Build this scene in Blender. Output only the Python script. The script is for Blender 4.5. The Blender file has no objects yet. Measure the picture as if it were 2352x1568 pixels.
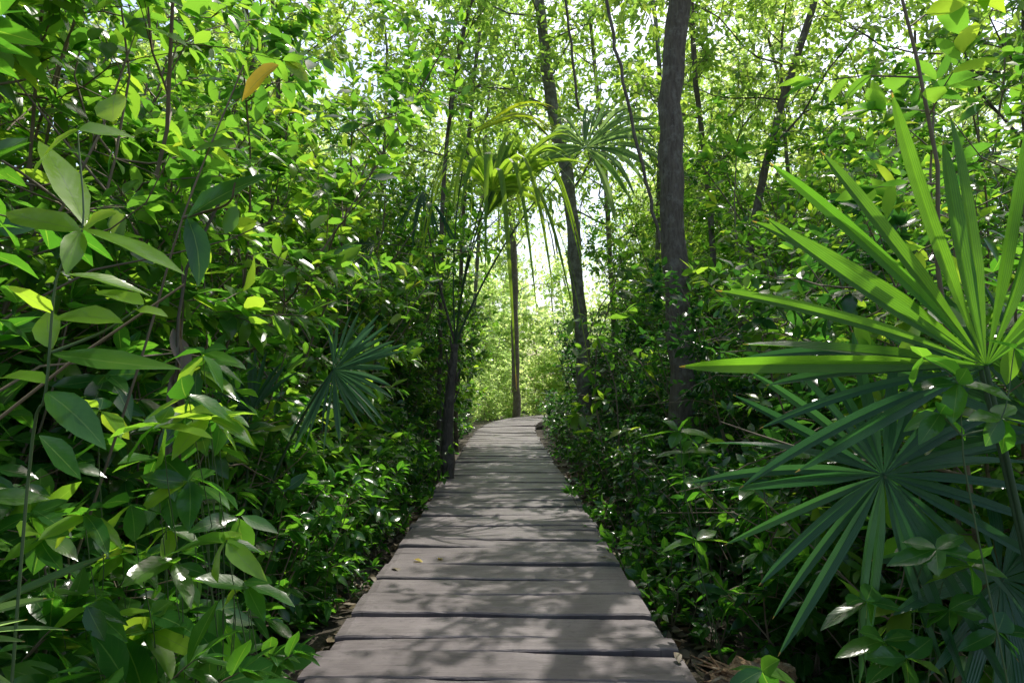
import bpy, math, random
import numpy as np
from mathutils import Vector
rng = np.random.default_rng(11); random.seed(11)
scene = bpy.context.scene
COL = scene.collection
CAMZ = 1.15
PITCH = math.radians(3.72)
GZ = -0.30

def at(u, v, Y):
    a = PITCH + math.atan((784 - v) / 1568.0)
    z = Y * math.tan(a)
    d = Y * math.cos(PITCH) + z * math.sin(PITCH)
    return np.array([(u - 1176) / 1568.0 * d, Y, CAMZ + z])

def nrm(a):
    return a / np.maximum(np.linalg.norm(a, axis=-1, keepdims=True), 1e-9)

# ---------------------------------------------------------------- mesh builder
class MB:
    def __init__(s): s.v=[]; s.q=[]; s.d=[]; s.m=[]; s.n=0
    def add(s, v, q, d=None, mi=0):
        v=np.asarray(v,float).reshape(-1,3); q=np.asarray(q,int).reshape(-1,4)
        if d is None: d=np.zeros((len(v),3))
        s.v.append(v); s.q.append(q+s.n); s.d.append(np.asarray(d,float).reshape(-1,3)); s.m.append(np.full(len(q),mi)); s.n+=len(v)
    def mesh(s, name, mats, smooth=True):
        me=bpy.data.meshes.new(name)
        v=np.concatenate(s.v); q=np.concatenate(s.q); d=np.concatenate(s.d); m=np.concatenate(s.m)
        me.vertices.add(len(v)); me.vertices.foreach_set("co", v.ravel().astype(np.float32))
        me.loops.add(len(q)*4); me.loops.foreach_set("vertex_index", q.ravel().astype(np.int32))
        me.polygons.add(len(q))
        me.polygons.foreach_set("loop_start", (np.arange(len(q))*4).astype(np.int32))
        me.polygons.foreach_set("loop_total", np.full(len(q),4,dtype=np.int32))
        me.polygons.foreach_set("material_index", m.astype(np.int32))
        me.polygons.foreach_set("use_smooth", np.full(len(q), smooth))
        me.update(calc_edges=True)
        at_=me.attributes.new("ld",'FLOAT_VECTOR','POINT'); at_.data.foreach_set("vector", d.ravel().astype(np.float32))
        for mt in mats: me.materials.append(mt)
        return me

LODS = {
 2: (np.array([0,.1,.28,.5,.72,.9,1.0]), np.array([.05,.45,.92,1,.78,.32,.02])),
 1: (np.array([0,.18,.45,.75,1.0]), np.array([.06,.68,1,.72,.02])),
 0: (np.array([0,.45,1.0]), np.array([.12,1,.03])),
}
def leaves(mb, B, D, N, L, Wd, curl, rnd, lod=1, fold=.22, mi=0):
    t,w=LODS[lod]; S=len(t); n=len(B)
    D=nrm(D); N=nrm(N-(N*D).sum(1,keepdims=True)*D); R=np.cross(D,N)
    ph=rng.uniform(0,6.28,n)
    bend=rng.normal(0,.10,n)
    V=np.zeros((n,S,3,3)); dd=np.zeros((n,S,3,3))
    for j,sx in enumerate((-1,0,1)):
        hw=(Wd[:,None]*.5*w[None,:])*sx
        along=L[:,None]*t[None,:]
        cz=-curl[:,None]*L[:,None]*t[None,:]**2
        fz=fold*np.abs(hw)+ (abs(sx))*np.sin(t[None,:]*9+ph[:,None]+sx)*.06*Wd[:,None]*w[None,:]
        side=bend[:,None]*L[:,None]*t[None,:]**2
        V[:,:,j,:]=B[:,None,:]+D[:,None,:]*along[...,None]+R[:,None,:]*(hw+side)[...,None]+N[:,None,:]*(cz+fz)[...,None]
        dd[:,:,j,0]=(sx+1)*.5; dd[:,:,j,1]=t[None,:]; dd[:,:,j,2]=rnd[:,None]
    base=[]
    for k in range(S-1):
        for j in range(2):
            a=k*3+j; base.append([a,a+1,a+4,a+3])
    base=np.array(base)
    Q=(base[None]+ (np.arange(n)*S*3)[:,None,None])
    mb.add(V.reshape(-1,3),Q.reshape(-1,4),dd.reshape(-1,3),mi)

def tube(mb, pts, rad, sides=6, mi=0, rnd=0., rough=0.):
    pts=np.asarray(pts,float); n=len(pts); rad=np.broadcast_to(np.asarray(rad,float),(n,))
    T=nrm(np.gradient(pts,axis=0))
    ref=np.array([1.,0,0]) if abs(T[0][0])<.8 else np.array([0,1.,0])
    V=[];d=[]
    Lc=np.concatenate([[0],np.cumsum(np.linalg.norm(np.diff(pts,axis=0),axis=1))])
    for i in range(n):
        e1=nrm(ref-ref.dot(T[i])*T[i]); e2=np.cross(T[i],e1); ref=e1
        for k in range(sides):
            a=2*math.pi*k/sides
            r=rad[i]*(1+rough*random.uniform(-1,1))
            V.append(pts[i]+r*(math.cos(a)*e1+math.sin(a)*e2)); d.append((k/sides,Lc[i],rnd))
    q=[]
    for i in range(n-1):
        for k in range(sides):
            k2=(k+1)%sides
            q.append([i*sides+k,i*sides+k2,(i+1)*sides+k2,(i+1)*sides+k])
    mb.add(V,q,d,mi)

def tubes_fast(mb, P0, P1, P2, r, mi=0):
    n=len(P0); D=nrm(P2-P0); up=np.tile([.3,.2,1.],(n,1)); e1=nrm(np.cross(D,up)); e2=np.cross(D,e1)
    V=np.zeros((n,3,3,3))
    for s,(P,f) in enumerate(((P0,1.),(P1,.75),(P2,.35))):
        for k in range(3):
            a=2.0944*k
            V[:,s,k]=P+(r*f)[:,None]*(math.cos(a)*e1+math.sin(a)*e2)
    base=[]
    for s in range(2):
        for k in range(3):
            k2=(k+1)%3; base.append([s*3+k,s*3+k2,s*3+3+k2,s*3+3+k])
    Q=np.array(base)[None]+(np.arange(n)*9)[:,None,None]
    mb.add(V.reshape(-1,3),Q.reshape(-1,4),None,mi)

def foliage(ml, mt, P0, D, Ln, K, leafL, aspect=.42, droop=.25, lod=1, twr=.003, sag=.15, thin=0.0):
    P0=np.asarray(P0);D=nrm(np.asarray(D));Ln=np.asarray(Ln);T=len(P0)
    P1=P0+D*(Ln*.5)[:,None]; P1[:,2]-=sag*Ln*.25
    P2=P0+D*Ln[:,None]; P2[:,2]-=sag*Ln
    tubes_fast(mt,P0,P1,P2,np.full(T,twr))
    s=np.concatenate([np.linspace(.2,.9,K-3),[.98,1,1]])
    S=np.tile(s,(T,1)); K=len(s)
    pos=P0[:,None]+D[:,None]*(Ln[:,None]*S)[...,None]; pos[...,2]-=sag*Ln[:,None]*S**2
    up=np.tile([.1,.15,1.],(T,1)); e1=nrm(np.cross(D,up)); e2=np.cross(D,e1)
    k=np.arange(K); ang=(k//2)*1.57+(k%2)*3.14
    A=ang[None]+rng.uniform(-.3,.3,(T,1))+rng.normal(0,.35,(T,K))
    w=np.where(k>=K-3,.75,.45)[None,:,None]
    LD=(1-w*.6)*(np.cos(A)[...,None]*e1[:,None]+np.sin(A)[...,None]*e2[:,None]*.7)+w*1.3*D[:,None]
    LD[...,2]-=droop+rng.uniform(-.15,.3,(T,K))
    LD+=rng.normal(0,.15,LD.shape)
    N=np.zeros_like(LD); N[...,2]=1; N+=rng.normal(0,.42,N.shape); N+=D[:,None]*.3
    L=leafL*rng.uniform(.55,1.15,(T,K))*np.where(k>=K-2,.8,1.)[None]
    keep=rng.random(T*K)>thin
    f=lambda a:a.reshape((T*K,)+a.shape[2:])[keep]
    pos,LD,N,L=f(pos),f(LD),f(N),f(L)
    rt=np.repeat(rng.random(T)*.35,K)[keep]
    leaves(ml,pos,LD,N,L,L*aspect*rng.uniform(.85,1.15,len(L)),rng.uniform(.02,.35,len(L)),np.clip(rt+rng.random(len(L))*.65,0,1),lod)

def wander(p, d, L, n, jit=.15, up=0.):
    p=np.array(p,float); d=nrm(np.array(d,float)); out=[p.copy()]
    for i in range(n):
        d=nrm(d+np.array([random.gauss(0,jit),random.gauss(0,jit),random.gauss(0,jit)+up])); p=p+d*L/n; out.append(p.copy())
    return np.array(out)

# ---------------------------------------------------------------- materials
def newmat(name):
    m=bpy.data.materials.new(name); m.use_nodes=True; nt=m.node_tree; nt.nodes.clear()
    return m,nt,nt.nodes,nt.links
def mathn(nt,op,a,b=None,c=None):
    n=nt.nodes.new('ShaderNodeMath'); n.operation=op
    for i,x in enumerate((a,b,c)):
        if x is None: continue
        if isinstance(x,(int,float)): n.inputs[i].default_value=x
        else: nt.links.new(x,n.inputs[i])
    return n.outputs[0]
def mixc(nt,f,a,b,mode='MIX'):
    n=nt.nodes.new('ShaderNodeMix'); n.data_type='RGBA'; n.blend_type=mode
    for i,x in ((0,f),(6,a),(7,b)):
        if isinstance(x,(int,float)): n.inputs[i].default_value=x
        elif isinstance(x,tuple): n.inputs[i].default_value=(*x,1) if len(x)==3 else x
        else: nt.links.new(x,n.inputs[i])
    return n.outputs[2]
def ramp(nt,f,stops):
    n=nt.nodes.new('ShaderNodeValToRGB'); cr=n.color_ramp
    while len(cr.elements)<len(stops): cr.elements.new(.5)
    for e,(p,c) in zip(cr.elements,stops): e.position=p; e.color=(*c,1)
    nt.links.new(f,n.inputs[0]); return n.outputs[0]
def noise(nt,vec,scale,detail=3,rough=.5):
    n=nt.nodes.new('ShaderNodeTexNoise'); n.inputs['Scale'].default_value=scale; n.inputs['Detail'].default_value=detail; n.inputs['Roughness'].default_value=rough
    if vec is not None: nt.links.new(vec,n.inputs['Vector'])
    return n.outputs[0]

def leaf_mat(name, stops, tmul=(2.6,3.1,1.0), tfac=.42, rough=.38, stripes=False, simple=False):
    m,nt,N,L=newmat(name)
    a=N.new('ShaderNodeAttribute'); a.attribute_name='ld'
    s=N.new('ShaderNodeSeparateXYZ'); L.new(a.outputs['Vector'],s.inputs[0])
    u,t,r=s.outputs
    oi=N.new('ShaderNodeObjectInfo')
    r2=mathn(nt,'ADD',mathn(nt,'MULTIPLY',r,.82),mathn(nt,'MULTIPLY',oi.outputs['Random'],.18))
    col=ramp(nt,r2,stops)
    p=N.new('ShaderNodeBsdfPrincipled'); p.inputs['Roughness'].default_value=rough
    if not simple:
        au=mathn(nt,'ABSOLUTE',mathn(nt,'SUBTRACT',u,.5))
        geo=N.new('ShaderNodeTexCoord')
        nz=noise(nt,geo.outputs['Object'],22,2)
        col=mixc(nt,mathn(nt,'MULTIPLY',nz,.40),col,(.012,.045,.008))
        if stripes:
            wv=mathn(nt,'SINE',mathn(nt,'MULTIPLY',u,55.))
            h=mathn(nt,'MULTIPLY',wv,.5)
            col=mixc(nt,mathn(nt,'MULTIPLY',mathn(nt,'ADD',wv,1.),.17),col,(.01,.03,.012))
            tip=mathn(nt,'GREATER_THAN',mathn(nt,'ADD',t,mathn(nt,'MULTIPLY',nz,.04)),1.0)
            col=mixc(nt,tip,col,(.16,.12,.05))
            bs=.4
        else:
            vv=mathn(nt,'SINE',mathn(nt,'MULTIPLY',mathn(nt,'SUBTRACT',t,mathn(nt,'MULTIPLY',au,.55)),58.))
            vein=mathn(nt,'GREATER_THAN',vv,.975)
            rib=mathn(nt,'LESS_THAN',au,.022)
            vm=mathn(nt,'MAXIMUM',mathn(nt,'MULTIPLY',vein,.10),mathn(nt,'MULTIPLY',rib,.55))
            col=mixc(nt,vm,col,(.12,.2,.06))
            h=mathn(nt,'ADD',mathn(nt,'MULTIPLY',vv,.04),mathn(nt,'MULTIPLY',nz,1.5)); bs=.3
        bp=N.new('ShaderNodeBump'); bp.inputs['Strength'].default_value=bs; bp.inputs['Distance'].default_value=.003; L.new(h,bp.inputs['Height'])
        L.new(bp.outputs[0],p.inputs['Normal'])
    L.new(col,p.inputs['Base Color'])
    tr=N.new('ShaderNodeBsdfTranslucent')
    L.new(mixc(nt,1.,col,(*tmul,1),'MULTIPLY'),tr.inputs[0])
    mx=N.new('ShaderNodeMixShader'); mx.inputs[0].default_value=tfac
    L.new(p.outputs[0],mx.inputs[1]); L.new(tr.outputs[0],mx.inputs[2])
    o=N.new('ShaderNodeOutputMaterial'); L.new(mx.outputs[0],o.inputs[0])
    return m
G=[(0,(.020,.070,.016)),(.35,(.036,.105,.021)),(.65,(.066,.148,.025)),(.9,(.13,.20,.030)),(.975,(.17,.22,.04)),(.99,(.34,.27,.03))]
M_leaf=leaf_mat('broad_leaf',G,tmul=(5.0,4.5,1.8),tfac=.5,rough=.23,simple=True)
G2=[(0,(.018,.070,.016)),(.4,(.027,.098,.020)),(.75,(.048,.137,.026)),(1,(.10,.195,.035))]
M_leaf2=leaf_mat('dark_leaf',G2,tmul=(5.2,4.8,1.4),tfac=.45,rough=.17)
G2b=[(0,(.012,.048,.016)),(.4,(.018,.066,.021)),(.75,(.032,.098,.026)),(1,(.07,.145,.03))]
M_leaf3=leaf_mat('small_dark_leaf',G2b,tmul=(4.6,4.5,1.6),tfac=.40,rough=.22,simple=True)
G3=[(0,(.065,.13,.026)),(.4,(.10,.17,.032)),(.8,(.15,.21,.038)),(1,(.20,.24,.045))]
M_canopy=leaf_mat('canopy_leaf',G3,tmul=(4.2,4.0,2.8),tfac=.57,simple=True)
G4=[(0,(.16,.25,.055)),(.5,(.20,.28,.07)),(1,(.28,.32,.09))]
M_glow=leaf_mat('painted_sunlit_leaf',G4,tmul=(3.7,3.4,4.4),tfac=.64,simple=True)  # sunlit glow of the far clearing put into leaf colour and translucency
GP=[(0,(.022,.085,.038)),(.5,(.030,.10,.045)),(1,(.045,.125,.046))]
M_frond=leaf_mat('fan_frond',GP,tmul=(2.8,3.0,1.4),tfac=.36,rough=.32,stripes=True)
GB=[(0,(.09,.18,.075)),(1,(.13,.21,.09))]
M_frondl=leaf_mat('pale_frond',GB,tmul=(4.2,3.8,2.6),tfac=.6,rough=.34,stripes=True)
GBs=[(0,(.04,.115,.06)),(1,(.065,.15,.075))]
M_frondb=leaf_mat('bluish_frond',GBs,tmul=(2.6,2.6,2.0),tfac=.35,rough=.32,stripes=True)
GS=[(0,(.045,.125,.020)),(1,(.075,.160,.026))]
M_fronds=leaf_mat('painted_backlit_frond',GS,tmul=(4.5,4.5,1.2),tfac=.55,rough=.34,stripes=True)  # sun from behind put into blade colour, a yellower copy of the plain frond
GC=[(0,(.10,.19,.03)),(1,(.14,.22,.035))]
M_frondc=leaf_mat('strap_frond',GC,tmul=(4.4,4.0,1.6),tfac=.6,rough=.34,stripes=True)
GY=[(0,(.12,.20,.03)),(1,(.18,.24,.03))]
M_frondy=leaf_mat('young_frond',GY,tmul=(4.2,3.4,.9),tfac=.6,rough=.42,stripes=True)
GD=[(0,(.09,.06,.04)),(.5,(.16,.11,.07)),(1,(.30,.22,.14))]
M_dead=leaf_mat('dead_leaf',GD,tmul=(1.2,1.1,.9),tfac=.15,rough=.6)
GYL=[(0,(.5,.38,.03)),(1,(.6,.45,.04))]
M_yellow=leaf_mat('yellowed_leaf',GYL,tmul=(1.3,1.2,.8),tfac=.5)
GL=[(0,(.12,.27,.03)),(1,(.20,.36,.04))]
M_young=leaf_mat('fresh_leaf',GL,tmul=(3.8,2.9,1.6),tfac=.55,rough=.15)

def bark_mat(name,c1,c2,c3,scale=1.,lo=.5):
    m,nt,N,L=newmat(name)
    tc=N.new('ShaderNodeTexCoord'); mp=N.new('ShaderNodeMapping'); L.new(tc.outputs['Object'],mp.inputs[0]); mp.inputs['Scale'].default_value=(1,1,.22)
    n1=noise(nt,mp.outputs[0],38*scale,5,.65); n2=noise(nt,tc.outputs['Object'],9*scale,4,.7)
    col=ramp(nt,n1,[(.3,c1),(.6,c2)])
    f=ramp(nt,n2,[(lo,(0,0,0)),(lo+.14,(.7,.7,.7))])
    col=mixc(nt,f,col,c3)
    bp=N.new('ShaderNodeBump'); bp.inputs['Strength'].default_value=.9; bp.inputs['Distance'].default_value=.02; L.new(n1,bp.inputs['Height'])
    p=N.new('ShaderNodeBsdfPrincipled'); L.new(col,p.inputs['Base Color']); p.inputs['Roughness'].default_value=.85; L.new(bp.outputs[0],p.inputs['Normal'])
    o=N.new('ShaderNodeOutputMaterial'); L.new(p.outputs[0],o.inputs[0]); return m
def plain_mat(name,c,c2):
    m,nt,N,L=newmat(name); oi=N.new('ShaderNodeTexCoord'); n=noise(nt,oi.outputs['Object'],9,1)
    p=N.new('ShaderNodeBsdfPrincipled'); L.new(mixc(nt,n,c,c2),p.inputs['Base Color']); p.inputs['Roughness'].default_value=.7
    o=N.new('ShaderNodeOutputMaterial'); L.new(p.outputs[0],o.inputs[0]); return m
M_bark=bark_mat('bark',(.06,.042,.030),(.14,.11,.08),(.21,.185,.15))
M_bark2=bark_mat('mottled_bark',(.08,.064,.048),(.17,.145,.11),(.30,.28,.23),1.,.44)
M_twig=plain_mat('twig_bark',(.09,.06,.038),(.24,.18,.11))
M_pet=plain_mat('petiole_skin',(.03,.06,.025),(.06,.11,.04))
M_stem=plain_mat('green_stem',(.05,.09,.03),(.09,.14,.045))
M_fib=bark_mat('palm_fibre',(.04,.03,.025),(.11,.085,.07),(.17,.14,.12))
M_rot=bark_mat('rotten_wood',(.12,.055,.025),(.40,.25,.13),(.55,.43,.29),1.8)

def wood_mat():
    m,nt,N,L=newmat('weathered_plank')
    a=N.new('ShaderNodeAttribute'); a.attribute_name='ld'
    s=N.new('ShaderNodeSeparateXYZ'); L.new(a.outputs['Vector'],s.inputs[0]); u,v,r=s.outputs
    cb=N.new('ShaderNodeCombineXYZ'); L.new(mathn(nt,'ADD',u,mathn(nt,'MULTIPLY',r,31.)),cb.inputs[0]); L.new(mathn(nt,'MULTIPLY',v,14.),cb.inputs[1]); L.new(mathn(nt,'MULTIPLY',r,17.),cb.inputs[2])
    g1=noise(nt,cb.outputs[0],3.5,7,.65)
    cb2=N.new('ShaderNodeCombineXYZ'); L.new(mathn(nt,'ADD',u,mathn(nt,'MULTIPLY',r,11.)),cb2.inputs[0]); L.new(mathn(nt,'MULTIPLY',v,30.),cb2.inputs[1]); L.new(r,cb2.inputs[2])
    g2=noise(nt,cb2.outputs[0],3.,5,.6)
    cb3=N.new('ShaderNodeCombineXYZ'); L.new(u,cb3.inputs[0]); L.new(v,cb3.inputs[1]); L.new(mathn(nt,'MULTIPLY',r,9.),cb3.inputs[2])
    g3=noise(nt,cb3.outputs[0],3.,4,.6)
    g4=noise(nt,cb3.outputs[0],30.,3,.6)
    col=ramp(nt,g1,[(.25,(.052,.040,.042)),(.5,(.097,.078,.081)),(.75,(.152,.127,.130))])
    col=mixc(nt,mathn(nt,'MULTIPLY',r,.6),col,(.068,.053,.056))
    col=mixc(nt,ramp(nt,g3,[(.42,(0,0,0)),(.7,(.6,.6,.6))]),col,(.21,.18,.18))
    col=mixc(nt,ramp(nt,g4,[(.58,(0,0,0)),(.72,(.6,.6,.6))]),col,(.04,.032,.030))
    crack=ramp(nt,g2,[(.30,(.95,.95,.95)),(.35,(0,0,0))])
    col=mixc(nt,crack,col,(.015,.011,.010))
    hgt=mathn(nt,'ADD',g1,mathn(nt,'MULTIPLY',g2,.8))
    bp=N.new('ShaderNodeBump'); bp.inputs['Strength'].default_value=.8; bp.inputs['Distance'].default_value=.008; L.new(hgt,bp.inputs['Height'])
    p=N.new('ShaderNodeBsdfPrincipled'); L.new(col,p.inputs['Base Color']); p.inputs['Roughness'].default_value=.55; L.new(bp.outputs[0],p.inputs['Normal'])
    o=N.new('ShaderNodeOutputMaterial'); L.new(p.outputs[0],o.inputs[0]); return m
M_wood=wood_mat()
def ground_mat():
    m,nt,N,L=newmat('forest_soil')
    tc=N.new('ShaderNodeTexCoord')
    n1=noise(nt,tc.outputs['Object'],9,6,.65); n2=noise(nt,tc.outputs['Object'],1.2,3)
    col=ramp(nt,n1,[(.3,(.025,.018,.012)),(.6,(.06,.042,.028)),(.8,(.11,.078,.05))])
    col=mixc(nt,mathn(nt,'MULTIPLY',n2,.5),col,(.04,.045,.02))
    bp=N.new('ShaderNodeBump'); bp.inputs['Strength'].default_value=1; bp.inputs['Distance'].default_value=.05; L.new(n1,bp.inputs['Height'])
    p=N.new('ShaderNodeBsdfPrincipled'); L.new(col,p.inputs['Base Color']); p.inputs['Roughness'].default_value=.9; L.new(bp.outputs[0],p.inputs['Normal'])
    o=N.new('ShaderNodeOutputMaterial'); L.new(p.outputs[0],o.inputs[0]); return m
M_ground=ground_mat()

# ---------------------------------------------------------------- scene helpers
def obj(name,me,parent=None,loc=(0,0,0)):
    o=bpy.data.objects.new(name,me); COL.objects.link(o); o.location=loc
    if parent is not None: o.parent=parent
    return o
def thing(name,label,cat,loc=(0,0,0),rotz=0,scale=1,group=None):
    e=bpy.data.objects.new(name,None); COL.objects.link(e); e.location=loc; e.rotation_euler=(0,0,rotz); e.scale=(scale,)*3
    e.empty_display_size=.1; e['label']=label; e['category']=cat
    if group: e['group']=group
    return e

# ---------------------------------------------------------------- ground
xs=np.unique(np.concatenate([np.linspace(-400,-30,12),np.linspace(-30,30,121),np.linspace(30,400,12)]))
ys=np.unique(np.concatenate([np.linspace(-400,-10,12),np.linspace(-10,50,121),np.linspace(50,400,12)]))
X,Y=np.meshgrid(xs,ys)
def gz(x,y): return GZ+.05*np.sin(x*1.7+y*.6)+.04*np.sin(y*1.9-x*.8)+.02*np.sin(x*5+y*4.3)
Z=gz(X,Y)
mb=MB(); nx=len(xs); idx=np.arange(len(ys)*nx).reshape(len(ys),nx)
mb.add(np.stack([X,Y,Z],-1).reshape(-1,3),np.stack([idx[:-1,:-1],idx[:-1,1:],idx[1:,1:],idx[1:,:-1]],-1).reshape(-1,4))
g=obj('ground',mb.mesh('ground',[M_ground])); g['kind']='structure'; g['label']='dark forest soil covered with leaf litter'; g['category']='ground'

# ---------------------------------------------------------------- boardwalk
cl=np.array([(0,-2),(-.02,0),(-.05,3),(-.08,7),(-.12,11),(-.16,15),(-.12,19),(.22,22.5),(1.3,25.8),(4.0,28.4),(8,30)],float)
def catmull(P,n=20):
    P=np.vstack([2*P[0]-P[1],P,2*P[-1]-P[-2]]); out=[]
    for i in range(1,len(P)-2):
        for k in range(n):
            t=k/n; p0,p1,p2,p3=P[i-1:i+3]
            out.append(.5*((2*p1)+(-p0+p2)*t+(2*p0-5*p1+4*p2-p3)*t*t+(-p0+3*p1-3*p2+p3)*t**3))
    out.append(P[-2]); return np.array(out)
cc=catmull(cl); sl=np.concatenate([[0],np.cumsum(np.linalg.norm(np.diff(cc,axis=0),axis=1))])
def cpt(s):
    p=np.array([np.interp(s,sl,cc[:,0]),np.interp(s,sl,cc[:,1])]); q=np.array([np.interp(s+.1,sl,cc[:,0]),np.interp(s+.1,sl,cc[:,1])]); q2=np.array([np.interp(s-.1,sl,cc[:,0]),np.interp(s-.1,sl,cc[:,1])])
    return p,(q-q2)/np.linalg.norm(q-q2)
mb=MB(); s=.2
while s<sl[-1]-.5:
    w=random.choice([.18,.22,.26,.30,.33,.38]); gap=random.uniform(.010,.036)
    p,d=cpt(s+w/2); ang=random.gauss(0,.012); d=np.array([d[0]*math.cos(ang)-d[1]*math.sin(ang),d[0]*math.sin(ang)+d[1]*math.cos(ang)])
    sd=np.array([d[1],-d[0]])
    xl=-.76+random.gauss(0,.015); xr=.76+random.gauss(0,.015)
    th=.045; c=.007; hw=w/2-gap/2
    ns=36; tx=np.linspace(xl,xr,ns)
    e1=np.cumsum(rng.normal(0,.003,ns)); e1-=e1.mean(); e2=np.cumsum(rng.normal(0,.003,ns)); e2-=e2.mean()
    e1=np.clip(e1,-.009,.014); e2=np.clip(e2,-.014,.009)
    zz=random.gauss(0,.006)+random.gauss(0,.006)*(tx/.76)+.005*np.sin(tx*3+random.random()*6)
    cup=random.gauss(.001,.002)
    prof=[(-1,-th,0,0),(-1,-c,0,0),(-1,0,c,0),(-.33,cup,0,1),(.33,cup,0,1),(1,0,-c,0),(1,-c,0,0),(1,-th,0,0)]
    V=[];dd=[];rn=random.random()
    for i in range(ns):
        endr=.006 if i in(0,ns-1) else 0
        for (a,z,off,_) in prof:
            yy=a*hw+(e1[i] if a<-.5 else e2[i] if a>.5 else 0)+off
            P=p+sd*tx[i]+d*yy
            V.append((P[0],P[1],z+zz[i]-endr)); dd.append((tx[i],yy+.5,rn))
    m_=len(prof);q=[]
    for i in range(ns-1):
        for k in range(m_):
            k2=(k+1)%m_; q.append([i*m_+k,(i+1)*m_+k,(i+1)*m_+k2,i*m_+k2])
    for b in (0,(ns-1)*m_):
        q+= [[b+0,b+1,b+6,b+7],[b+1,b+2,b+5,b+6],[b+2,b+3,b+4,b+5]]
    mb.add(V,q,dd); s+=w
for off in (-.6,.6):
    L_=[]
    for s in np.arange(0,sl[-1],.5):
        p,d=cpt(s); sd=np.array([d[1],-d[0]]); c_=p+sd*off
        for o_,z in ((-.04,-.19),(-.04,-.06),(.04,-.06),(.04,-.19)):
            P=c_+sd*o_; L_.append((P[0],P[1],z))
    n=len(L_)//4; q=[]
    for i in range(n-1):
        for k in range(4):
            k2=(k+1)%4; q.append([i*4+k,(i+1)*4+k,(i+1)*4+k2,i*4+k2])
    mb.add(L_,q,[(v[1],v[2],.3) for v in L_])
    for s in np.arange(.8,sl[-1],1.8):
        p,d=cpt(s); sd=np.array([d[1],-d[0]]); c_=p+sd*(off*.86)
        tube(mb,[(c_[0],c_[1],-.6),(c_[0],c_[1],-.3),(c_[0],c_[1],-.065)],.05,8)
pw=obj('path',mb.mesh('path',[M_wood],smooth=False)); pw['kind']='structure'; pw['label']='boardwalk of worn grey-brown wooden planks'; pw['category']='boardwalk'

# ---------------------------------------------------------------- shrub templates
def make_shrub(h,nst,spread,leafL,aspect,K,twl,start,tw_sp,lod,mat,bare=0,droop=.25,thin=0.,up=.05,twig_mat=None):
    ml=MB();mt=MB();P0=[];D=[];Ln=[]
    for i in range(nst):
        a=random.uniform(0,6.28); b=(math.cos(a)*.12*random.random()*spread*2,math.sin(a)*.12*random.random()*spread*2,-.08)
        tilt=spread/h*random.uniform(.3,1.3)
        H=h*random.uniform(.65,1.08); n=9
        pl=wander(b,(math.cos(a)*tilt,math.sin(a)*tilt,1),H,n,.11,up)
        r0=.0045+.0024*H
        tube(mt,pl,np.linspace(r0,r0*.35,n+1),6)
        s=start*H*random.uniform(.7,1.3)
        while s<H:
            f=s/H*n; k=min(int(f),n-1); p=pl[k]+(pl[k+1]-pl[k])*(f-k)
            az=random.uniform(0,6.28); el=random.uniform(-.1,.9)
            d=np.array([math.cos(az)*math.cos(el),math.sin(az)*math.cos(el),math.sin(el)])
            l=twl*random.uniform(.5,1.2)*(1.15-.45*s/H)
            if l>.42:
                sp=wander(p,d,l,4,.2,.05); tube(mt,sp,np.linspace(.005,.002,5),4)
                for j in (1,2,3,4):
                    for rep in range(2):
                        az2=random.uniform(0,6.28); dd=nrm(d*.7+np.array([math.cos(az2),math.sin(az2),random.uniform(-.2,.7)])*.8)
                        P0.append(sp[j]);D.append(dd);Ln.append(l*.4)
            else:
                P0.append(p);D.append(d);Ln.append(l)
            s+=tw_sp*random.uniform(.5,1.5)
        P0.append(pl[-1]);D.append(nrm(pl[-1]-pl[-2]));Ln.append(twl*.3)
        for j in range(bare):
            k=random.randint(1,n-1); az=random.uniform(0,6.28)
            br=wander(pl[k],(math.cos(az),math.sin(az),random.uniform(-.3,.9)),random.uniform(.5,1.3),6,.28)
            tube(mt,br,np.linspace(.006,.0018,7),4)
    foliage(ml,mt,P0,D,Ln,K,leafL,aspect,droop,lod,thin=thin)
    return mt.mesh('stem',[twig_mat or M_twig]),ml.mesh('foliage',[mat])

T={}
T['big']=[make_shrub(1.2,11,.6,.14,.46,8,.28,.06,.11,2,M_leaf2,0,.3,.08) for _ in range(3)]
T['mid']=[make_shrub(2.0,9,.6,.14,.46,8,.34,.08,.13,2,M_leaf2,1,.3,.12) for _ in range(3)]
T['tall']=[make_shrub(3.6,8,.95,.142,.46,8,.62,.08,.25,1,M_leaf,4,.3,.14) for _ in range(3)]
T['taller']=[make_shrub(5.4,8,1.3,.142,.46,8,.80,.18,.29,1,M_leaf,4,.3,.14) for _ in range(3)]
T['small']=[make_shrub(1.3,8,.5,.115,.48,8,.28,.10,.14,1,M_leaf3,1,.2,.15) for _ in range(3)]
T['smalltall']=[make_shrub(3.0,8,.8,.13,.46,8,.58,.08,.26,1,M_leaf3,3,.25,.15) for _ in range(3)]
T['sapling']=[make_shrub(2.6,1,.3,.14,.42,7,.36,.25,.12,1,M_leaf,1,.3) for _ in range(2)]
T['seed']=[make_shrub(.55,3,.2,.11,.5,6,.12,.3,.13,2,M_leaf2,0,.15) for _ in range(3)]
T['lit']=[make_shrub(4.4,8,1.5,.19,.55,8,.85,.03,.36,0,M_glow,2,.3,.22) for _ in range(2)]
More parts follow.
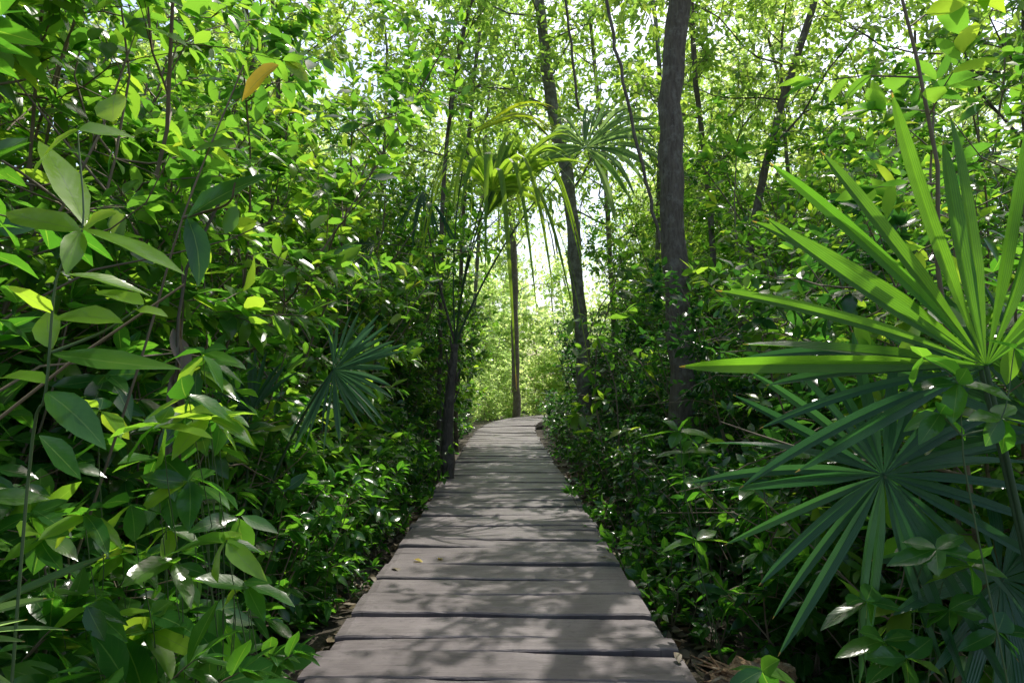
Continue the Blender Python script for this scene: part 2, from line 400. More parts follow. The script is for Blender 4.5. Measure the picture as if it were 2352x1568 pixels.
LAB={'big':('shrub','low shrub with large glossy pointed leaves beside boardwalk','shrub'),
 'mid':('shrub','bushy shrub with long dark green leaves beside boardwalk','shrub'),
 'tall':('shrub','tall tangled shrub with thin brown stems and green leaves','shrub'),
 'taller':('shrub','very tall arching shrub with sunlit leaves over boardwalk','shrub'),
 'small':('shrub','low dense shrub with small oval leaves on forest floor','shrub'),
 'smalltall':('shrub','tall shrub with small dark oval leaves in shade','shrub'),
 'lit':('shrub','bright yellow-green sunlit bush at the bend of boardwalk','shrub'),
 'sapling':('sapling','slender sapling with a single stem and spaced leaves','sapling'),
 'seed':('seedling','small leafy seedling growing from leaf litter','seedling')}
def place(kind,x,y,sc=1.,lean=0.,rz=None):
    if kind in('big','mid') and x<0 and y<3.4: x-=.17
    nm,lab,cat=LAB[kind]; st,fo=random.choice(T[kind])
    e=thing(nm,lab,cat,(x,y,float(gz(x,y))),random.uniform(0,6.28) if rz is None else rz,sc*random.uniform(.9,1.1),group={'shrub':'shrubs along the boardwalk','sapling':'saplings among the shrubs','seedling':'seedlings beside the boardwalk'}[nm])
    e.rotation_euler[0]=random.gauss(0,.05); e.rotation_euler[1]=random.gauss(0,.05)+lean
    obj('stem',st,e); obj('foliage',fo,e)
    return e
def cx(y): return float(np.interp(y,cc[:,1],cc[:,0]))
J=lambda a: random.uniform(-a,a)
y=1.75
while y<9:
    place('big',cx(y)-(1.40 if y<4 else 1.30)-random.random()*.2,y+J(.1),.86); y+=.5
y=9
while y<22:
    place('small',cx(y)-1.35-random.random()*.2,y+J(.1),.95); y+=1.
y=2.3
while y<22:
    place('mid' if y<7 else 'smalltall',cx(y)-(1.8 if y<15 else 2.1)-random.random()*.3,y+J(.2),.95); y+=.75 if y<8 else 1.2
y=3.6; i=0
while y<21:
    place('big' if i%2==0 and y<11 else 'small',cx(y)+1.30+random.random()*.22,y+J(.15),random.uniform(.75,.98)); y+=.78; i+=1
y=3.0
while y<6:
    place('big',cx(y)+1.75+random.random()*.3,y,.85); y+=.8
y=3.8; i=0
while y<21:
    place('mid' if i%2 and y<10 else 'smalltall',cx(y)+(2.0 if y<15 else 2.3)+random.random()*.4,y+J(.3),.9); y+=.95; i+=1
y=2.6
while y<20:
    place('tall',-2.15-random.random()*.4,y+J(.2),1.05,lean=.06,rz=0); y+=1.1
y=2.6
while y<20:
    place('taller',-2.8-random.random()*.5,y+J(.2),.97,lean=.13,rz=0); y+=1.4
y=3
while y<14:
    place('taller',-4.6-random.random(),y+J(.2),1.2); y+=2.4
y=5.4
while y<20:
    place('tall',2.8+random.random()*.4,y+J(.3),.92); y+=1.3
y=7.0
while y<22:
    place('taller',3.9+random.random()*.8,y+J(.3),.98); y+=1.7
y=7
while y<20:
    place('taller',6.4+random.random()*1.2,y+J(.3),1.2); y+=2.2
for (x,y,s) in [(-1.45,1.25,.95),(-1.75,1.9,1.15),(-2.1,1.3,1.2),(-1.6,2.5,.9),(-1.55,3.2,1.0),(-1.4,1.7,1.0),(-1.25,1.0,.85)]:
    place('mid',x,y,s)
for (x,y,s) in [(-1.26,1.45,1.0),(-1.20,1.9,.95),(-1.5,1.55,1.25),(-1.3,1.15,.95),(-1.25,2.3,1.0),(-1.2,1.65,.75)]:
    place('big',x,y,s)
for (x,y,s) in [(1.9,2.5,.8),(2.3,3.2,.9),(2.6,2.6,1.0),(2.0,3.9,.8),(1.75,3.1,.8)]:
    place('mid',x,y,s)
place('tall',2.15,2.95,.82); place('tall',3.0,4.0,.9); place('tall',2.4,5.0,.8)
for i in range(30):
    sd=random.choice([-1,1]); y=random.uniform(4,10); place('seed',cx(y)+sd*random.uniform(.92,1.15),y,random.uniform(.6,1.1))
for i in range(8):
    y=3.9+i*.24; place('seed',cx(y)+random.uniform(.98,1.2),y,random.uniform(.7,1.1))
for (x,y,s) in [(2.0,6.3,1.6),(1.3,7.6,1.3),(1.25,8.3,1.8),(1.50,2.25,1.05),(1.36,2.35,1.1),(1.75,2.2,1.1),(1.6,2.65,1.2),(-.9,24.2,.9)]:
    place('sapling',x,y,s)
for i in range(12):
    sd=random.choice([-1,1]); y=random.uniform(4,16); place('sapling',sd*random.uniform(2.0,4),y,random.uniform(.8,1.7))
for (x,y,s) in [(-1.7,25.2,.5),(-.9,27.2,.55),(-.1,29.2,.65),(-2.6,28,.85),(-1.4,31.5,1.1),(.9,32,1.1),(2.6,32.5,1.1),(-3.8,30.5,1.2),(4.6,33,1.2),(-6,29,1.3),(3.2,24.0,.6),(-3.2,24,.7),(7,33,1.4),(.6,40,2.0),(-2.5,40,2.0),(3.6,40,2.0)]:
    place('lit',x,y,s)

# ---------------------------------------------------------------- trees
def crown(mt,ml,pl,rad,zc,nl,spread,leafL,K,lod=1,thin=.1,sub=6,tw=6,ls=1.):
    P0=[];D=[];Ln=[]
    zt=pl[-1][2]
    for i in range(nl):
        z=zc+(zt-zc)*(i+random.random())/nl
        k=int(np.clip(np.searchsorted(pl[:,2],z),1,len(pl)-1)); f=(z-pl[k-1][2])/max(pl[k][2]-pl[k-1][2],1e-6)
        p=pl[k-1]+(pl[k]-pl[k-1])*min(max(f,0),1)
        az=i*2.4+random.gauss(0,.5); el=random.uniform(.15,.8)
        l=spread*random.uniform(.6,1.1)*(1.1-.5*(z-zc)/max(zt-zc,.1))
        lp=wander(p,(math.cos(az)*math.cos(el),math.sin(az)*math.cos(el),math.sin(el)),l,7,.18,.03)
        r0=max(.009,.014*l/1.5)*ls; tube(mt,lp,np.linspace(r0,r0*.2,8),5)
        for j in range(sub):
            k=1+j%7 if j<3 else random.randint(2,7); d=nrm(lp[k]-lp[k-1]); r=np.array([random.gauss(0,1),random.gauss(0,1),random.gauss(.1,.6)])
            sp=wander(lp[k],d*.6+nrm(r)*.8,l*random.uniform(.3,.5),5,.2,.02)
            tube(mt,sp,np.linspace(r0*.4,.003,6),4)
            for q in range(tw):
                k2=random.randint(1,5); d2=nrm(sp[k2]-sp[k2-1]); r=np.array([random.gauss(0,1),random.gauss(0,1),random.gauss(.1,.7)])
                P0.append(sp[k2]);D.append(nrm(d2*.6+nrm(r)*.8));Ln.append(random.uniform(.22,.5))
    foliage(ml,mt,P0,D,Ln,K,leafL,.46,.25,lod,thin=thin,twr=.003)

def tree_custom(pts,r,H,label,nl=10,spread=2.0,zc=None,leafL=.12,K=8,sub=6,tw=6,bark=None):
    pts=[np.array(p,float) for p in pts]
    b=pts[0].copy(); d=pts[1]-pts[0]; b=b-d/max(d[2],.01)*(b[2]-(GZ-.15)) if b[2]>GZ else b
    b[0]=pts[0][0]+(b[0]-pts[0][0])*.5
    top=pts[-1]; d=nrm(pts[-1]-pts[-2]); e=[b]+pts
    while e[-1][2]<H: e.append(e[-1]+nrm(d+np.array([random.gauss(0,.1),random.gauss(0,.1),.2]))*.9)
    P=catmull(np.array(e),5)
    o=P[0].copy(); P=P-o
    n=len(P); fr=np.linspace(0,1,n)
    rr=r*(1.05-.2*np.minimum(fr/.55,1)-.6*np.maximum(fr-.55,0)/.45)*(1+.4*np.exp(-fr*25))
    P[:,:2]+=rng.normal(0,r*.10,(n,2))*(fr[:,None]>.03)
    mt=MB();ml=MB(); 
    tube(mt,P,rr*(1+rng.normal(0,.04,n)),14,rough=.03)
    zc=(zc if zc is not None else top[2])-o[2]
    crown(mt,ml,P,rr,zc,nl,spread,leafL,K,sub=sub,tw=tw)
    e=thing('tree',label,'tree',tuple(o),group='trees beside the boardwalk')
    obj('trunk',mt.mesh('trunk',[bark or M_bark]),e); obj('crown',ml.mesh('crown',[M_canopy]),e)
    return e
tree_custom([at(1578,1130,7),at(1568,900,7),at(1550,600,7),at(1541,300,7),at(1560,0,7)],.135,8.5,'straight grey-brown tree trunk standing among shrubs beside boardwalk',11,2.3,zc=5.0)
tree_custom([at(1345,1000,12.5),at(1338,800,12.5),at(1322,600,12.5),at(1300,400,12.5),at(1262,200,12.4),at(1240,0,12.3)],.13,10.5,'leaning tree with mottled trunk near bend in boardwalk',17,2.6,zc=4.4,bark=M_bark2,leafL=.155)
tree_custom([at(1187,975,26.8),at(1184,860,26.8),at(1182,720,26.8),at(1178,560,26.8),at(1168,300,26.8)],.16,13,'slim tree standing in the sunlit clearing',14,2.8,zc=4.6,leafL=.17)
tree_custom([at(1690,900,9),at(1735,500,9),at(1795,240,9),at(1872,0,9)],.055,8.5,'slender tree leaning over dense small-leaved shrubs',10,1.8,zc=4.3)
tree_custom([at(1650,900,10),at(1632,500,10),at(1600,200,10),at(1588,0,10)],.045,9,'thin straight tree behind thicker trunk',10,1.8,zc=4.2,leafL=.135)
tree_custom([at(1500,900,14),at(1512,500,14),at(1516,200,14),at(1500,0,14)],.055,10.5,'thin pale tree rising through the canopy',18,2.4,zc=3.6,bark=M_bark2,leafL=.16)
tree_custom([at(590,900,6),at(600,400,6),at(560,0,6)],.03,7.5,'thin dark tree growing out of shrub thicket',7,1.7,zc=4.2)
tree_custom([at(1415,900,16),at(1390,400,16),at(1350,0,16)],.065,11,'slim tree with pale bark in the sunlit wood',20,2.7,zc=4.3,bark=M_bark2,leafL=.17)
tree_custom([at(1075,900,21),at(1110,400,21),at(1140,0,21)],.07,12,'tall tree rising behind the bend in boardwalk',21,3.0,zc=5.8,leafL=.19,bark=M_bark2)
tree_custom([at(1050,900,15),at(1070,400,15),at(1110,0,15)],.05,11,'slim leafy tree arching its crown over boardwalk',18,2.4,zc=4.4,leafL=.165)
tree_custom([at(1010,900,10.5),at(1020,400,10.5),at(1060,100,10.5)],.035,8.5,'slim leafy tree arching its crown over boardwalk',11,1.8,zc=4.1,leafL=.14)

def tree_template(H,r,zc,nl,spread,lod=1,leafL=.12,mat=None):
    P=wander((0,0,-.2),(0,0,1),H,12,.07,.05); mt=MB();ml=MB()
    n=len(P); tube(mt,P,r*(1-.75*np.linspace(0,1,n)),10,rough=.04)
    crown(mt,ml,P,None,zc,nl,spread,leafL,8,lod=lod,ls=.7)
    return mt.mesh('trunk',[M_bark]),ml.mesh('crown',[mat or M_canopy])
TT=[tree_template(7.5,.05,3.0,17,2.0,1,.14),tree_template(9,.055,3.2,19,2.3,1,.145),tree_template(10,.06,3.4,21,2.5,1,.145)]
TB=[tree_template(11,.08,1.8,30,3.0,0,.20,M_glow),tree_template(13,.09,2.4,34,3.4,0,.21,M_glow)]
spots=[(-4.4,6.5),(-3.4,9.5),(-2.8,13),(-3.0,17.5),(-7,12),(4.8,11.0),(3.0,14.5),(4.4,18),(7.4,11.5),(3.2,19.0),(9.0,9.5),(-3.8,3.2),(5.6,14.5),(-2.8,19.5),(6.2,8.3),(8.5,14)]
for i,(x,y) in enumerate(spots):
    t=TT[i%3]; e=thing('tree','tall leafy forest tree with slim brown trunk','tree',(x,y,float(gz(x,y))),random.uniform(0,6.28),random.uniform(.9,1.12),group='trees beside the boardwalk')
    obj('trunk',t[0],e); obj('crown',t[1],e)
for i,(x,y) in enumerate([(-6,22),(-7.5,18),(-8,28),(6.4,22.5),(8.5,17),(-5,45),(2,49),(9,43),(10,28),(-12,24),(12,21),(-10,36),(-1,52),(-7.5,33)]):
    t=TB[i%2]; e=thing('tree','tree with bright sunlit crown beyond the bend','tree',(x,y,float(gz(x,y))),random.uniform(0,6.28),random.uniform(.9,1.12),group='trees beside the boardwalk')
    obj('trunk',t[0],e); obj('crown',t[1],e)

# far-off wood as one mass
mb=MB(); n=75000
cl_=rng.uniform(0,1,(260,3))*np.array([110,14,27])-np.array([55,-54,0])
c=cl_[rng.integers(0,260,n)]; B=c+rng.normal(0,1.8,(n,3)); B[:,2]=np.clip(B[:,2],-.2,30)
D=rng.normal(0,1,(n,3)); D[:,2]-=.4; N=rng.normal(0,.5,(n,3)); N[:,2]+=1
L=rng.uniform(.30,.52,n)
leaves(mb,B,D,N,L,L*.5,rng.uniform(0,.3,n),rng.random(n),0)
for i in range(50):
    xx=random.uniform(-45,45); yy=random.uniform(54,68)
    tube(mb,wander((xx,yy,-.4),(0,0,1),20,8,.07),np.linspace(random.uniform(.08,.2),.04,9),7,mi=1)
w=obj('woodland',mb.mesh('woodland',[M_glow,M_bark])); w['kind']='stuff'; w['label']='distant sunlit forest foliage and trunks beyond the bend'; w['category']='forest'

# litter
mb=MB(); n=11000
x=rng.uniform(.75,3.2,n)*np.where(rng.random(n)<.5,-1,1); y=rng.uniform(1.2,13,n)
B=np.stack([x,y,gz(x,y)+rng.uniform(.005,.05,n)],1); D=rng.normal(0,1,(n,3)); D[:,2]*=.2; N=rng.normal(0,.35,(n,3)); N[:,2]+=1
L=rng.uniform(.05,.13,n); leaves(mb,B,D,N,L,L*.45,rng.uniform(-.4,.4,n),rng.random(n),1)
w=obj('leaf_litter',mb.mesh('leaf_litter',[M_dead])); w['kind']='stuff'; w['label']='dry brown fallen leaves covering the forest floor'; w['category']='leaf litter'

# ---------------------------------------------------------------- fan palms
def fan(mb,hub,axis,normal,R,n,spread,wid=None,droop=.15,cup=.0,rv=.12,mi=0,join=.38,tipdroop=0.,blunt=3.):
    axis=nrm(np.array(axis,float)); normal=np.array(normal,float); normal=nrm(normal-normal.dot(axis)*axis); side=np.cross(normal,axis)
    K=15; t=np.linspace(0,1,K); da=spread/max(n-1,1)
    for i in range(n):
        a=-spread/2+da*i+random.gauss(0,da*.14)
        L=R*(.80+.20*math.cos(a*.5))*(1+random.gauss(0,rv*.6))
        d=math.cos(a)*axis+math.sin(a)*side
        w0=wid if wid else 2*R*join*math.sin(min(da,1.2)/2)*1.02
        w0*=random.uniform(.8,1.1)
        j=join
        w=np.where(t<j,w0*t/j,w0*(1-((t-j)/(1-j))**blunt*.97)); w=np.maximum(w,.0015)
        sdv=np.cross(normal,d); bend=random.gauss(0,.07)
        drp=droop*random.uniform(.5,1.7)
        off=random.gauss(0,.06)
        c=hub+np.outer(t*L,d)+np.outer(cup*L*t*t+off*L*t,normal)+np.outer(bend*L*t*t,sdv); c[:,2]-=drp*L*t**2+tipdroop*L*np.maximum(t-.45,0)**2*3*random.uniform(.3,1.6)
        tw=random.gauss(0,.55)
        rn=random.random(); V=[];dd=[]
        for k in range(K):
            sv=sdv*math.cos(tw*t[k])+normal*math.sin(tw*t[k])
            nv=normal*math.cos(tw*t[k])-sdv*math.sin(tw*t[k])
            for sx in(-1,-.5,0,.5,1):
                V.append(c[k]+sv*w[k]*.5*sx+nv*(abs(sx)*w[k]*.25)); dd.append(((sx+1)/2,t[k],rn))
        q=[[k*5+j_,k*5+j_+1,k*5+j_+6,k*5+j_+5] for k in range(K-1) for j_ in range(4)]
        mb.add(V,q,dd,mi)
def petiole(mb,a,b,bow,r0,r1,n=12):
    a=np.array(a);b=np.array(b);m=(a+b)/2+np.array(bow); t=np.linspace(0,1,n)[:,None]
    P=(1-t)**2*a+2*t*(1-t)*m+t*t*b; tube(mb,P,np.linspace(r0,r1,n),7)
def palm(label,base,fronds,trunk=None,group=None):
    base=np.array(base,float); e=thing('fan_palm',label,'palm',tuple(base),group=group or 'fan palms beside the boardwalk')
    if trunk is not None:
        mb=MB(); P=np.array(trunk)-base; P=catmull(P,5); f=np.linspace(0,1,len(P))
        tube(mb,P,(.092-.050*f)*(1+.08*np.sin(np.arange(len(P))*2.2)+rng.normal(0,.05,len(P))),12,rough=.10)
        for k in range(22):
            i=random.randint(2,len(P)-2); a=random.uniform(0,6.28); p=P[i]+np.array([math.cos(a),math.sin(a),0])*.06
            pl=wander(p,(math.cos(a)*.3,math.sin(a)*.3,1.),.2,4,.1); tube(mb,pl,np.linspace(.015,.005,5),5)
        obj('trunk',mb.mesh('trunk',[M_fib]),e)
    for f in fronds:
        mb=MB(); hub=f['hub']-base
        fan(mb,hub,f['axis'],f['n'],f['R'],f['k'],math.radians(f['sp']),f.get('w'),f.get('droop',.12),f.get('cup',0),mi=0,join=f.get('join',.38),tipdroop=f.get('td',0),blunt=f.get('bl',3.))
        fr=obj('frond',mb.mesh('frond',[f.get('mat',M_frond)],smooth=False),e)
        if 'lab' in f: fr['label']=f['lab']
        mb=MB(); petiole(mb,f.get('from',base)-base,hub,f.get('bow',(0,0,.1)),f.get('r0',.009),.006)
        obj('petiole',mb.mesh('petiole',[f.get('pm',M_pet)]),fr)
    return e
h1=at(2265,840,1.75); b1=np.array([1.6,1.95,GZ]); 
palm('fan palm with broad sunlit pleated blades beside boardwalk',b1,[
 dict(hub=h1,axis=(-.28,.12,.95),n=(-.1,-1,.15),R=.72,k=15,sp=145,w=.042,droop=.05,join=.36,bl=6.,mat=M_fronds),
 dict(hub=h1+np.array([0,.02,-.01]),axis=(-.97,.1,.02),n=(-.1,-1,.3),R=.62,k=6,sp=55,w=.030,droop=.12,join=.4,bl=5.),  # lower-left blades of the same fan, their shade put in by darker material
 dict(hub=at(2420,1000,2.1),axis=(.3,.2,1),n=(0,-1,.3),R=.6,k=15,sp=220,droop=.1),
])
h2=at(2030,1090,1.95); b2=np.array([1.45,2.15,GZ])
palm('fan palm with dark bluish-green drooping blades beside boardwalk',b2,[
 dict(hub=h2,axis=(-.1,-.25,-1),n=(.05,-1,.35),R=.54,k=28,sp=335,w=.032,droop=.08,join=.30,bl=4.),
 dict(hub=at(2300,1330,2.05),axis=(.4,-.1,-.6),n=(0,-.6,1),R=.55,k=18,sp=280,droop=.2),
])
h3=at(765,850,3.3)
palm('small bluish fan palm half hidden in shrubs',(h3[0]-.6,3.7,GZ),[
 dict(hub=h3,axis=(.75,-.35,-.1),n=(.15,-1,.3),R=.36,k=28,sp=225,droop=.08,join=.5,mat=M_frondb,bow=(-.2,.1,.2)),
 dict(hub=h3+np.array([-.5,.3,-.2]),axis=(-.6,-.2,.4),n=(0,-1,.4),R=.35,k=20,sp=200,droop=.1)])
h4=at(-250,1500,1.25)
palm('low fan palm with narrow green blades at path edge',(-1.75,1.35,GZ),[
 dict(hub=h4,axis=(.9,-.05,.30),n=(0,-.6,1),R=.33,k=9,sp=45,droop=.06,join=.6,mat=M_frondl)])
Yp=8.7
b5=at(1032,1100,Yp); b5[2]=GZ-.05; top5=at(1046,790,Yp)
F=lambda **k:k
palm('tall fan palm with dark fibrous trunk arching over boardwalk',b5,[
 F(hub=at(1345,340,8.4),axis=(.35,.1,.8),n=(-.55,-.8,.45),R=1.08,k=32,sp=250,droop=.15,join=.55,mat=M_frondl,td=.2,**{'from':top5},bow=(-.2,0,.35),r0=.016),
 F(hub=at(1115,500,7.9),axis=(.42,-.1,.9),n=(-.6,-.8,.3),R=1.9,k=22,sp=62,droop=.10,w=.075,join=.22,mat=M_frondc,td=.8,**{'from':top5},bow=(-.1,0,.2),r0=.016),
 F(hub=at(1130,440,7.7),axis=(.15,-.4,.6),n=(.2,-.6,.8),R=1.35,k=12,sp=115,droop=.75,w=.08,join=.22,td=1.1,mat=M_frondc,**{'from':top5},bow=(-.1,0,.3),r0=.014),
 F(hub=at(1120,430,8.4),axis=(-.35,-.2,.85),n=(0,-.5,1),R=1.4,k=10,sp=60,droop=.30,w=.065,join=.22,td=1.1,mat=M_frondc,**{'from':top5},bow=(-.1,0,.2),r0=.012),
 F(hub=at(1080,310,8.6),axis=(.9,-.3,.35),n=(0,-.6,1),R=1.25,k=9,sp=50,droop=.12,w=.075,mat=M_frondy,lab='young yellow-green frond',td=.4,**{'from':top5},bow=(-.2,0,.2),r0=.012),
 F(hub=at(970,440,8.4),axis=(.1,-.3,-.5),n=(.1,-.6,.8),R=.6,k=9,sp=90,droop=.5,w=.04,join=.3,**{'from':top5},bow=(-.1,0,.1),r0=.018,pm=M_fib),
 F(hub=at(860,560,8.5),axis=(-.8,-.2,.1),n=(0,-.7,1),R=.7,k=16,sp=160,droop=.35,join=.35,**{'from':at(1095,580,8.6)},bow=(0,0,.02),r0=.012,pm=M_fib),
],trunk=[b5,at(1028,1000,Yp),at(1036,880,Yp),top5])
for (u,v,Yd) in [(2150,640,5.5)]:
    hh=at(u,v,Yd); palm('fan palm frond half hidden among small-leaved shrubs',(hh[0]+.2,Yd+.3,GZ),[F(hub=hh,axis=(-.3,-.2,.8),n=(0,-1,.4),R=.7,k=26,sp=280,droop=.15)])

def simple(name,label,cat,mb,mats,origin,smooth=True):
    me=mb.mesh(name,mats,smooth); o=obj(name,me); v=np.empty(len(me.vertices)*3); me.vertices.foreach_get('co',v); v=v.reshape(-1,3)-np.array(origin); me.vertices.foreach_set('co',v.ravel()); o.location=origin; o['label']=label; o['category']=cat; return o
for pts,r in [([at(1515,560,6.2),at(1490,440,6.2),at(1440,230,6.2),at(1395,0,6.3),at(1380,-200,6.4)],.016),([at(1330,250,10),at(1310,100,10),at(1290,-100,10)],.02)]:
    mb=MB(); P=catmull(np.array(pts),6); P+=rng.normal(0,.008,P.shape); tube(mb,P,r,6)
    simple('vine','thin woody vine hanging down from the canopy','vine',mb,[M_bark],tuple(pts[0]))

# ---------------------------------------------------------------- near shrubs with big leaves
def hero(label,base,stempts,lv,r=.005,sm=None):
    base=np.array(base,float); e=thing('shrub',label,'shrub',tuple(base),group='shrubs along the boardwalk')
    mt=MB(); 
    for sp in stempts:
        P=catmull(np.array(sp)-base,5); tube(mt,P,np.linspace(r,r*.45,len(P)),7)
    obj('stem',mt.mesh('stem',[sm or M_stem]),e)
    by={}
    for (b,t_,wd,mat,nn) in lv: by.setdefault(mat.name,[]).append((b,t_,wd,nn))
    mb=MB(); mats=[]
    for mi,(k,ls) in enumerate(by.items()):
        mats.append(bpy.data.materials[k])
        B=np.array([l[0] for l in ls])-base; Tp=np.array([l[1] for l in ls])-base; D=Tp-B; L=np.linalg.norm(D,axis=1)
        leaves(mb,B,D,np.array([l[3] for l in ls],float),L,np.array([l[2] for l in ls]),rng.uniform(.03,.25,len(L)),rng.random(len(L)),2,mi=mi)
    obj('foliage',mb.mesh('foliage',mats),e); return e
Yh=1.12
def lf(u,v,u2,v2,w,mat,dy=0.,n=(0,-.6,.8),Y=None):
    Y=Y or Yh
    return (at(u,v,Y),at(u2,v2,Y+dy),w*Y/1568,mat,(n[0]+random.gauss(0,.3),n[1]+random.gauss(0,.25),n[2]))
MY=M_young; MD=M_leaf2
base=np.array([-.95,1.3,GZ])
lv=[lf(195,520,100,280,85,MY,.16,(.3,-.25,1.)),lf(190,525,255,480,60,MY,-.05),lf(190,525,435,600,58,MY,-.07),lf(185,530,-20,480,80,MY,.08),
 lf(150,630,355,650,55,MY,.07),lf(185,530,140,610,50,MY,-.08),
 lf(330,700,213,655,60,MY,.05,(0,-.4,1)),lf(310,710,388,712,36,MY),lf(120,720,20,650,60,MY,-.06),lf(125,730,300,705,60,MY,-.06),
 lf(120,800,90,700,60,MY,.05),lf(118,810,380,860,70,MD,-.06),lf(110,880,-30,830,60,MY,.06),
 lf(105,900,250,990,70,MD,-.08),lf(260,280,255,205,80,MY,.02,(0,-.9,.3)),
 lf(90,1000,190,1100,70,MD,.05),lf(180,300,60,350,60,MY,.08),lf(180,300,300,290,55,MY,.05)]
hero('leafy shrub with large pale sunlit leaves near boardwalk',base,[[base,at(60,1150,1.2),at(105,900,Yh),at(130,640,Yh),at(190,525,Yh),at(178,300,1.14)],[at(118,810,Yh),at(240,760,1.13),at(330,700,1.12)]],lv,.003)
cl3=[]
for ci in range(34):
    u=random.uniform(60,570); v=random.uniform(760,1480)
    if ci<6: u,v=[(520,1240),(400,1290),(550,1190),(350,1450),(200,1390),(480,960)][ci]
    cl3.append((u,v,random.uniform(1.45,2.1)))
for gi in range(3):
    lo,hi=[(0,240),(240,410),(410,700)][gi]
    base=np.array([[-1.45,1.75,GZ],[-1.2,1.85,GZ],[-1.02,2.0,GZ]][gi]); lv=[];cen=[]
    for (u,v,Yc) in cl3:
        if not(lo<=u<hi): continue
        n_=random.choice([4,5,6])
        for k in range(n_):
            a=k*6.28/n_+random.uniform(-.4,.4); Lg=random.uniform(85,150)*1.5/Yc
            lv.append(lf(u+J(8),v+J(8),u+math.cos(a)*Lg,v+math.sin(a)*Lg*.55+30,Lg*random.uniform(.38,.48),MD if random.random()<.75 else MY,random.uniform(-.14,.08),(J(.45),-.35,.95),Y=Yc))
        hp=at(u,v,Yc); m=(base+hp)/2; m[0]=base[0]+(hp[0]-base[0])*.75; m[1]+=.15
        cen.append([base,m,hp])
    hero('low shrub with very large glossy leaves at path edge',base,cen,lv,.0022,M_stem)
Yh=2.0; b=np.array([-1.6,2.1,GZ])
hero('thin shrub stem carrying one yellowing leaf',b,[[b,at(300,900,2.1),at(420,500,2.05),at(560,150,2.0)],[at(420,500,2.05),at(520,470,2.),at(540,420,1.95)]],
 [lf(640,150,535,205,62,M_yellow,.02,(0,-.8,.5)),lf(540,330,440,340,60,MD),lf(430,500,600,370,80,MD),lf(430,500,500,640,60,MD)],.005,M_twig)
b=np.array([1.05,1.9,GZ])
lv=[]
Yh=1.8
for (u,v,n_,L0) in [(1750,1540,5,90),(2030,1470,6,110),(2150,1260,5,120),(2080,1510,5,120),(1990,1380,5,110),(2230,1300,5,110),(2290,1450,5,110),(2180,1400,5,100)]:
    for k in range(n_):
        a=k*6.28/n_+J(.4); Lg=L0*random.uniform(.7,1.2)
        lv.append(lf(u,v,u+math.cos(a)*Lg,v+math.sin(a)*Lg*.5+10,random.uniform(38,55),MD,J(.1),(J(.3),-.45,.9)))
hero('low leafy shrub growing beneath fan palm blades',b,[[b,at(1760,1600,1.82),at(1750,1540,1.8)],[b,at(1950,1500,1.85),at(2030,1470,1.8)],[b,at(2100,1400,1.9),at(2150,1260,1.8)],[b,at(2050,1560,1.9),at(2080,1510,1.8)],[b,at(1980,1480,1.85),at(1990,1380,1.8)],[b,at(2150,1400,1.9),at(2230,1300,1.8)],[b,at(2200,1500,1.9),at(2290,1450,1.8)],[b,at(2100,1500,1.9),at(2180,1400,1.8)]],lv,.0022)
b=np.array([1.35,1.75,GZ]); lv=[]; Yh=1.6
for (u,v,n_,L0) in [(2200,880,4,110),(2120,820,3,100),(2300,960,5,110),(2160,950,4,90),(2330,800,3,100)]:
    for k in range(n_):
        a=k*6.28/n_+J(.5); Lg=L0*random.uniform(.7,1.2)
        lv.append(lf(u,v,u+math.cos(a)*Lg,v+math.sin(a)*Lg*.6+15,random.uniform(42,58),MD,J(.08),(J(.4),-.5,.9)))
hero('thin leafy stem tangled in front of palm frond',b,[[b,at(2240,1200,1.62),at(2210,1000,1.6),at(2200,880,1.6),at(2120,820,1.6)],[at(2210,1000,1.6),at(2300,960,1.6),at(2330,800,1.6)],[at(2210,1000,1.6),at(2160,950,1.6)]],lv,.0024,M_stem)
b=np.array([1.05,3.4,GZ]); Yh=3.3; lv=[]
for (u,v,n_,L0) in [(1560,990,6,85),(1600,1240,5,75),(1570,1040,4,70)]:
    for k in range(n_):
        a=k*6.28/n_+J(.4); Lg=L0*random.uniform(.8,1.2)
        lv.append(lf(u,v,u+math.cos(a)*Lg,v+math.sin(a)*Lg*.45,random.uniform(30,40),MD,J(.1),(J(.3),-.3,1)))
hero('upright young shrub with a rosette of oval leaves',b,[[b,at(1585,1200,3.3),at(1560,985,3.3)],[b,at(1610,1350,3.35),at(1600,1240,3.3)]],lv,.004)

mb=MB(); o_=at(410,730,2.0)
nd=14
B=np.array([o_+np.array([J(.025),J(.02),-i*.03]) for i in range(nd)]); D=np.array([(J(.35),J(.2),-1) for i in range(nd)]); N=rng.normal(0,1,(nd,3))
leaves(mb,B,D,N,rng.uniform(.12,.22,nd),rng.uniform(.025,.045,nd),rng.uniform(-.3,.4,nd),rng.random(nd)*.5,2,fold=.9)
tube(mb,[o_+np.array([0,0,-.4]),o_,o_+np.array([.01,.02,.15]),o_+np.array([.08,.1,.4])],.005,5)
simple('dried_frond','shrivelled brown dead leaves hanging on a twig','dead leaf',mb,[M_dead],tuple(o_))

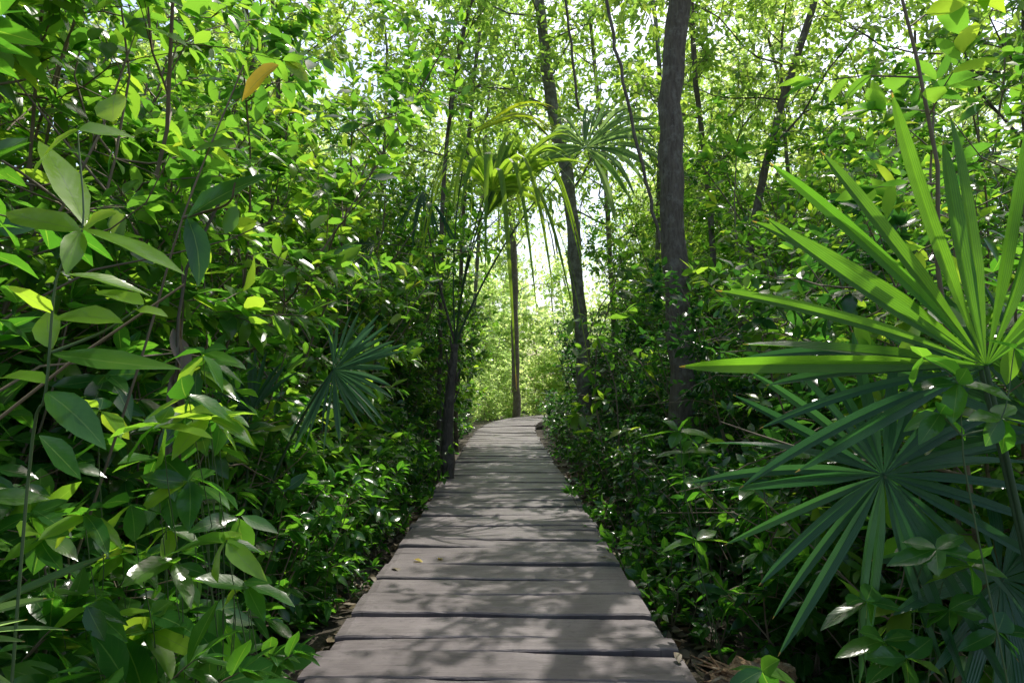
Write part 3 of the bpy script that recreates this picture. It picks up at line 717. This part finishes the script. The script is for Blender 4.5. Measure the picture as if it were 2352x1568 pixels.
mb=MB(); c=at(1625,1500,3.1); c[0]=.86; c[2]=GZ+.13
P=np.array([c+np.array([i*.06,.015*i,random.gauss(0,.012)]) for i in range(8)])
tube(mb,P,np.array([.03,.06,.075,.085,.07,.085,.065,.035]),18,rough=.32)
for k in range(60):
    a=random.uniform(0,6.28); p=c+np.array([random.uniform(.05,.4),math.cos(a)*.06,math.sin(a)*.06]); tube(mb,[p,p+np.array([-.05,J(.02),J(.02)+.01]),p+np.array([-random.uniform(.08,.18),J(.05),J(.05)+.02])],[.012,.009,.001],4)
simple('log','broken rotten log with splintered orange wood','log',mb,[M_rot],tuple(c),False)

for (u,v,mt_,sz) in [(955,1280,M_yellow,.08),(1018,1280,M_yellow,.06),(905,1300,M_dead,.09),(1545,1487,M_dead,.07),(1390,1275,M_dead,.05),(860,1320,M_dead,.07)]:
    Yd=CAMZ*1568/(v-886); x_=(u-1176)/1568*Yd
    mb=MB(); a=random.uniform(0,6.28)
    leaves(mb,np.array([[x_,Yd,.014]]),np.array([[math.cos(a),math.sin(a),.12]]),np.array([[.1,J(.2),1.]]),np.array([sz]),np.array([sz*.5]),np.array([.35]),np.array([random.random()]),2)
    o=simple('fallen_leaf','small curled fallen leaf lying on wooden planks','leaf',mb,[mt_],(x_,Yd,.014)); o['group']='fallen leaves on the boardwalk'

# ---------------------------------------------------------------- light
AZ=math.radians(22); EL=math.radians(58)
S=Vector((math.sin(AZ)*math.cos(EL),math.cos(AZ)*math.cos(EL),math.sin(EL)))
sun=bpy.data.lights.new('sun','SUN'); sun.energy=5; sun.angle=math.radians(.4); sun.color=(1,.95,.86)
so=bpy.data.objects.new('sun',sun); COL.objects.link(so); so.rotation_euler=S.to_track_quat('Z','Y').to_euler()
wd=bpy.data.worlds.new('World'); scene.world=wd; wd.use_nodes=True; nt=wd.node_tree
bg=nt.nodes['Background']; sk=nt.nodes.new('ShaderNodeTexSky'); sk.sky_type='NISHITA'; sk.sun_disc=False; sk.sun_elevation=EL; sk.sun_rotation=AZ; sk.dust_density=3.; sk.air_density=1.2
nt.links.new(sk.outputs[0],bg.inputs[0]); bg.inputs[1].default_value=.27
scene.view_settings.view_transform='Standard'; scene.view_settings.look='None'; scene.view_settings.exposure=0
cam=bpy.data.cameras.new('camera'); cam.lens=24; cam.sensor_width=36; cam.clip_start=.05; cam.clip_end=1500
co=bpy.data.objects.new('camera',cam); COL.objects.link(co); co.location=(0,0,CAMZ); co.rotation_euler=(math.pi/2+PITCH,0,0); scene.camera=co
